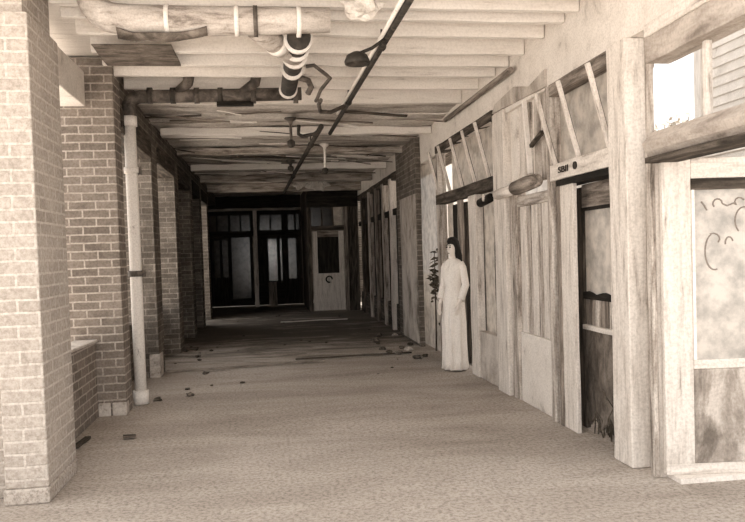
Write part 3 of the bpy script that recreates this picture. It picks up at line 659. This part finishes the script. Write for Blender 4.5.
for i, (x0, x1, lab) in enumerate(((-1.93, -1.83, 'pale post at the far left corner of the end partition'), (-.38, -.27, 'pale post in the middle of the end partition'))):
    post('wooden_post', lab, x0, x1, 22.24, 22.35, 0, 2.86, 'paint', .012, group='posts of the end partition')
def enddoor(name, label, x0, x1, panes, lower='black_wood', z0=.9, z1=2.0):
    d = thing(name, label, 'door', ((x0+x1)/2, 22.5, 0), kind='structure')
    B(x0, x1, 22.47, 22.53, .03, z0).build('lower_panel', lower, d)
    B(x0, x1, 22.47, 22.53, z1, 2.1).build('top_rail', 'black_wood', d)
    e = [x0] + [v for p in panes for v in p] + [x1]
    for a, b in zip(e[::2], e[1::2]):
        if b-a > .005: B(a, b, 22.47, 22.53, z0, z1).build('stile', 'black_wood', d)
    for a, b in panes: B(a-.01, b+.01, 22.5, 22.506, z0-.01, z1+.01).build('pane', 'grimy_glass', d)
enddoor('door_5', 'far left dark door with two slim panes in the end partition', -1.83, -1.1, ((-1.56, -1.39), (-1.32, -1.15)))
enddoor('door_6', 'far door with one tall dim pane left of the middle post', -1.1, -.4, ((-1.04, -.5),), z0=.25, z1=2.07)
enddoor('door_7', 'far door with slim pane right of the middle post', -.28, .48, ((.04, .3), (.4, .45)), z0=.75, z1=2.0)
enddoor('door_8', 'far right dark door beside the vestibule', .48, 1.06, ((.64, .88),), z0=.8, z1=2.0)
MB().box(.02, .26, 22.40, 22.45, .05, .72, cuts=4, jit=.01)
tag(MB().box(.02, .26, 22.38, 22.43, .0, .72, cuts=4, jit=.012).build('leaning_board', 'bare_wood'), 'pale board leaning against the far door right of the middle post', 'board')

S(B(-4, 4, 25.2, 25.4, -.03, 5).build('far_dimming_wall', 'dark_brick'), 'added wall dimming the daylight beyond the far partition', 'wall')  # added wall, hides the bright sky behind the end panes
S(B(-4, 2.6, 22.7, 25.15, 3.62, 3.74).build('trim_3', 'black_wood'), 'added roof dimming the daylight beyond the far partition', 'roof')  # added roof, keeps daylight behind the end panes low

# ------------------------------------------------------------------ the white figure
def figure():
    t = thing('person', 'pale woman in a long white gown standing in the right doorway, looking left', 'person', (2.27, 8.93, .015), R(-54)); t.scale = (.86, .86, .97)
    Wm = world(t)
    me = bpy.data.meshes.new('body')
    # local frame: she faces -y, her left is +x
    V = []; E = []; Rd = []
    def v(p, r, par=None):
        V.append(p); Rd.append(r if isinstance(r, tuple) else (r, r))
        if par is not None: E.append((par, len(V)-1))
        return len(V)-1
    pel = v((0, .0, .93), (.125, .10))
    ab = v((0, .0, 1.06), (.105, .085), pel); ch = v((0, .005, 1.22), (.115, .095), ab); uc = v((0, .015, 1.33), (.10, .075), ch)
    nk = v((0, .01, 1.41), .045, uc); n2 = v((0, -.004, 1.45), .044, nk)
    jaw = v((0, -.02, 1.495), (.052, .06), n2); hd = v((0, -.012, 1.555), (.068, .082), jaw); tp = v((0, .0, 1.62), (.055, .066), hd)
    for s in (-1, 1):
        sh = v((s*.15, .015, 1.35), .045, uc); el = v((s*.20, .03, 1.09), .036, sh)
        wr = v((s*.175, -.09, .87), .024, el); pa = v((s*.168, -.115, .81), (.018, .034), wr)
        for k, (dy, L) in enumerate(((-.028, .062), (-.010, .072), (.010, .068), (.026, .052))):
            a = v((s*.166, -.125+dy*.9, .775), .0095, pa); b = v((s*.160, -.13+dy, .775-L*.5), .0085, a); v((s*.148, -.128+dy, .775-L), .007, b)
        th = v((s*.155, -.155, .82), .011, wr); v((s*.145, -.168, .785), .009, th)
        hp = v((s*.085, 0, .86), .088, pel); kn = v((s*.085, -.012, .49), .055, hp); an = v((s*.085, .012, .09), .036, kn)
        v((s*.09, -.06, .045), .034, an)and None
        v((s*.095, -.13, .03), .024, len(V)-1)
    me.from_pydata(V, E, []); me.materials.append(M['skin'])
    o = bpy.data.objects.new('body', me); COL.objects.link(o); o.parent = t
    md = o.modifiers.new('skin', 'SKIN'); md.use_smooth_shade = True
    lay = me.skin_vertices[0].data if me.skin_vertices else None
    if lay is None:
        bpy.context.view_layer.objects.active = o
        me.attributes.new('skin', 'FLOAT', 'POINT')
    for i, r in enumerate(Rd): me.skin_vertices[0].data[i].radius = r
    me.skin_vertices[0].data[0].use_root = True
    o.modifiers.new('sub', 'SUBSURF').levels = 2; o.modifiers['sub'].render_levels = 2
    def loc(mb): bmesh.ops.transform(mb.bm, matrix=Wm, verts=mb.bm.verts); return mb
    # face
    loc(MB().rings([[(dx*w, -.088-dy, z) for dx, dy in ((-1, 0), (-.35, d), (.35, d), (1, 0))] for z, w, d in ((1.57, .010, .006), (1.545, .012, .014), (1.522, .016, .022), (1.515, .014, .010))])).build('nose', 'skin', o)
    for s in (-1, 1):
        loc(MB().ball((s*.029, -.084, 1.57), .0125, 2, (1.2, .5, .75))).build('eye', 'hair', o)
        loc(MB().tube([(s*.014, -.093, 1.592), (s*.03, -.092, 1.597), (s*.045, -.082, 1.59)], .004, 6)).build('eyebrow', 'hair', o)
    loc(MB().ball((0, -.083, 1.492), .018, 2, (1.1, .5, .4))).build('mouth', 'ink', o)
    # hair: cap over the crown with lengths down the back
    rg = []
    for z, rx, ry, cy in ((1.70, .015, .02, .01), (1.685, .055, .065, .008), (1.645, .082, .092, .018), (1.59, .092, .085, .04), (1.53, .10, .078, .056), (1.46, .108, .066, .068), (1.38, .105, .048, .085), (1.30, .10, .036, .098), (1.2, .075, .026, .098), (1.14, .04, .014, .09)):
        rg.append([(rx*math.cos(a)*(1+.06*math.sin(5*a+z*30)), cy+ry*math.sin(a)*(1+.06*math.sin(7*a)), z) for a in [2*math.pi*k/24 for k in range(24)]])
    loc(MB().rings(rg)).build('hair', 'hair', t)
    for s in (-1, 1):
        loc(MB().tube([(s*.13, .012, 1.365), (s*.165, .018, 1.30), (s*.205, .03, 1.09), (s*.185, -.07, .90)], [.05, .056, .052, .055], 14)).build('sleeve', 'gown', t)
    # gown with folds to the floor, clear of the neck
    rg = []
    for z, rx, ry, cy, fo_ in ((1.425, .062, .056, .01, 0), (1.40, .12, .07, .012, 0), (1.35, .176, .09, .012, 0), (1.26, .165, .118, .0, 0), (1.18, .145, .125, -.008, .0), (1.06, .118, .102, .0, .01), (.95, .152, .128, .004, .015), (.84, .168, .140, .004, .03), (.6, .180, .150, .0, .06), (.35, .172, .15, .0, .09), (.12, .178, .155, .0, .11), (.012, .186, .16, .0, .12)):
        rg.append([(rx*math.cos(a)*(1+fo_*math.sin(9*a)+fo_*.5*math.sin(14*a+1)), cy+ry*math.sin(a)*(1+fo_*math.sin(9*a)+fo_*.5*math.sin(14*a+1)), z) for a in [2*math.pi*k/56 for k in range(56)]])
    loc(MB().rings(rg)).build('gown', 'gown', t)
    return t
figure()

# ------------------------------------------------------------------ litter on the floor
spots = []
def chunk(name, label, x, y, s, m, grp, sq=(1, 1, .5)):
    if any(math.hypot(x-a, y-b) < (s+c)*1.6+.02 for a, b, c in spots): return
    spots.append((x, y, s))
    z = s*sq[2]*.8
    tag(MB().ball((x, y, z), s, 2, sq, .8).build(name, m), label, 'rubble', grp)
random.seed(3)
for i in range(16):
    chunk('rubble', 'small lumps of rubble strewn at the foot of the left wall', random.choice((-1.3, -1.15, -1.0))+random.uniform(-.06, .2), random.uniform(7.3, 13), random.uniform(.02, .045), random.choice(['debris', 'leaf', 'debris']), 'rubble by the left wall')
for i in range(22):
    chunk('rubble', 'small lumps of rubble strewn below the right window wall beyond the figure', random.uniform(1.7, 2.25), random.uniform(9.6, 13.5), random.uniform(.03, .08), random.choice(['debris', 'leaf', 'debris', 'stone']), 'rubble by the right wall')
for i in range(30):
    chunk('rubble', 'scattered crumbs of plaster over the rear half of the floor', random.uniform(-1.1, 2.0), random.uniform(8.5, 19), random.uniform(.012, .03), random.choice(['debris', 'leaf', 'debris']), 'crumbs on the rear floor')
for (x, y, l, a, m, lab) in ((-1.56, 6.3, .34, 1.5, 'dark_wood', 'short dark stick at the foot of the low left wall'),
                            (-1.2, 6.4, .1, .1, 'dark_wood', 'small black chip lying on the pale front floor'),
                            (-.3, 10.1, 2.1, .12, 'bare_wood', 'long thin lath lying across the middle of the floor'),
                            (1.2, 10.6, 1.7, .05, 'dark_wood', 'long dark lath lying across the floor before the figure'),
                            (1.0, 16.6, 1.5, .03, 'joist', 'pale strip painting a light streak far down the corridor'),  # pale strips stand in for daylight patches on the floor
                            (-.6, 17.9, 1.0, .08, 'joist_dark', 'smaller pale strip painting a light patch near the far left doors')):
    tag(MB().beam((x-l/2*math.cos(a), y-l/2*math.sin(a), .022), (x+l/2*math.cos(a), y+l/2*math.sin(a), .022), .05 if l < 1 else .035, .02, 6, .008).build('stick', m), lab, 'stick')
gr = MB(); random.seed(9)
for k in range(110):
    x = 2.6+random.uniform(-.06, .2); y = 5.15+random.uniform(-.2, .45); h = random.uniform(.12, .4)
    gr.tube([(x, y, -.02), (x+random.uniform(-.03, .03), y+random.uniform(-.03, .03), h*.6), (x+random.uniform(-.08, .08), y+random.uniform(-.08, .08), h)], [.006, .005, .001], 4)
tag(gr.build('weeds', 'leaf'), 'dry weeds growing through the bottom of the broken door', 'weeds', None, 'stuff')

# ------------------------------------------------------------------ outside, seen through the openings
hs = thing('clapboard_house', 'pale clapboard building outside the front transom window', 'building', (8, 8, 0))
for k in range(40):
    MB().prism([(7.0, .15*k), (6.97, .15*k), (6.995, .15*k+.155), (7.0, .15*k+.155)], 'y', 3.0, 11.15).build('board', 'siding', hs)
B(7.0, 10, 3.0, 11.15, 0, 6.0).build('wall', 'siding', hs)
B(6.85, 10.1, 2.9, 11.25, 6.0, 6.15).build('roof', 'bare_wood', hs)
B(6.93, 6.99, 11.02, 11.2, 0, 6.0).build('corner_board', 'paint', hs)
ob = thing('outbuilding', 'long pale plastered building outside the rear windows', 'building', (8.5, 20, 0))
B(7.3, 8.1, 14.8, 30, 0, 5.2).build('wall', 'siding', ob); B(7.2, 8.2, 14.7, 30.1, 5.2, 5.35).build('roof', 'bare_wood', ob)
tr = thing('tree', 'small pale tree in the gap between the two buildings outside', 'tree', (7.6, 12.9, 0))
MB().tube([(7.6, 12.9, 0), (7.6, 12.9, 2), (7.65, 12.95, 3.2)], [.1, .08, .04], 8).build('trunk', 'bare_wood', tr)
q = MB(); random.seed(21)
for k in range(900):
    c = Vector((7.6, 12.9, 3.3))+Vector((random.gauss(0, .3), random.gauss(0, .3), random.gauss(0, .2)))
    d = Vector((random.gauss(0, 1), random.gauss(0, 1), random.gauss(0, 1))).normalized()*.09; e = d.orthogonal().normalized()*.05
    b = bmesh.new(); b.faces.new([b.verts.new(p) for p in (c-d, c+e, c+d, c-e)]); q._merge(b)
q.build('foliage', 'pale_leaf', tr)

# ------------------------------------------------------------------ light, camera
w = bpy.data.worlds.new('overcast_sky'); scene.world = w; w.use_nodes = True
bg = w.node_tree.nodes['Background']; bg.inputs[0].default_value = (1.0, .98, .955, 1); bg.inputs[1].default_value = 1.35

fl = bpy.data.lights.new('camera_fill', 'POINT'); fl.energy = 130; fl.color = (1, .95, .9); fl.shadow_soft_size = .12  # added fill light by the camera, lifts the ceiling and front surfaces
fo2 = bpy.data.objects.new('camera_fill', fl); COL.objects.link(fo2); fo2.location = (.12, -.3, 1.75)
sl = bpy.data.lights.new('sun', 'SUN'); sl.energy = 11; sl.color = (1, .98, .95); sl.angle = R(4)
so = bpy.data.objects.new('sun', sl); COL.objects.link(so); so.location = (0, 30, 30); so.rotation_euler = (R(-28), R(0), 0)
cam = bpy.data.cameras.new('camera'); co = bpy.data.objects.new('camera', cam); COL.objects.link(co)
cam.sensor_fit = 'HORIZONTAL'; cam.sensor_width = 36; cam.lens = 740/745*36
co.matrix_world = Matrix.Translation((0, 0, 1.5)) @ Matrix.Rotation(-R(8.0513), 4, 'Z') @ Matrix.Rotation(R(88.0), 4, 'X') @ Matrix.Rotation(R(-1.8), 4, 'Z')
cam.shift_y = 17.5/745; cam.clip_start = .05
scene.camera = co
vs = scene.view_settings
vs.view_transform = 'Standard'; vs.look = 'None'; vs.gamma = 1; vs.use_curve_mapping = False; vs.exposure = 0.68
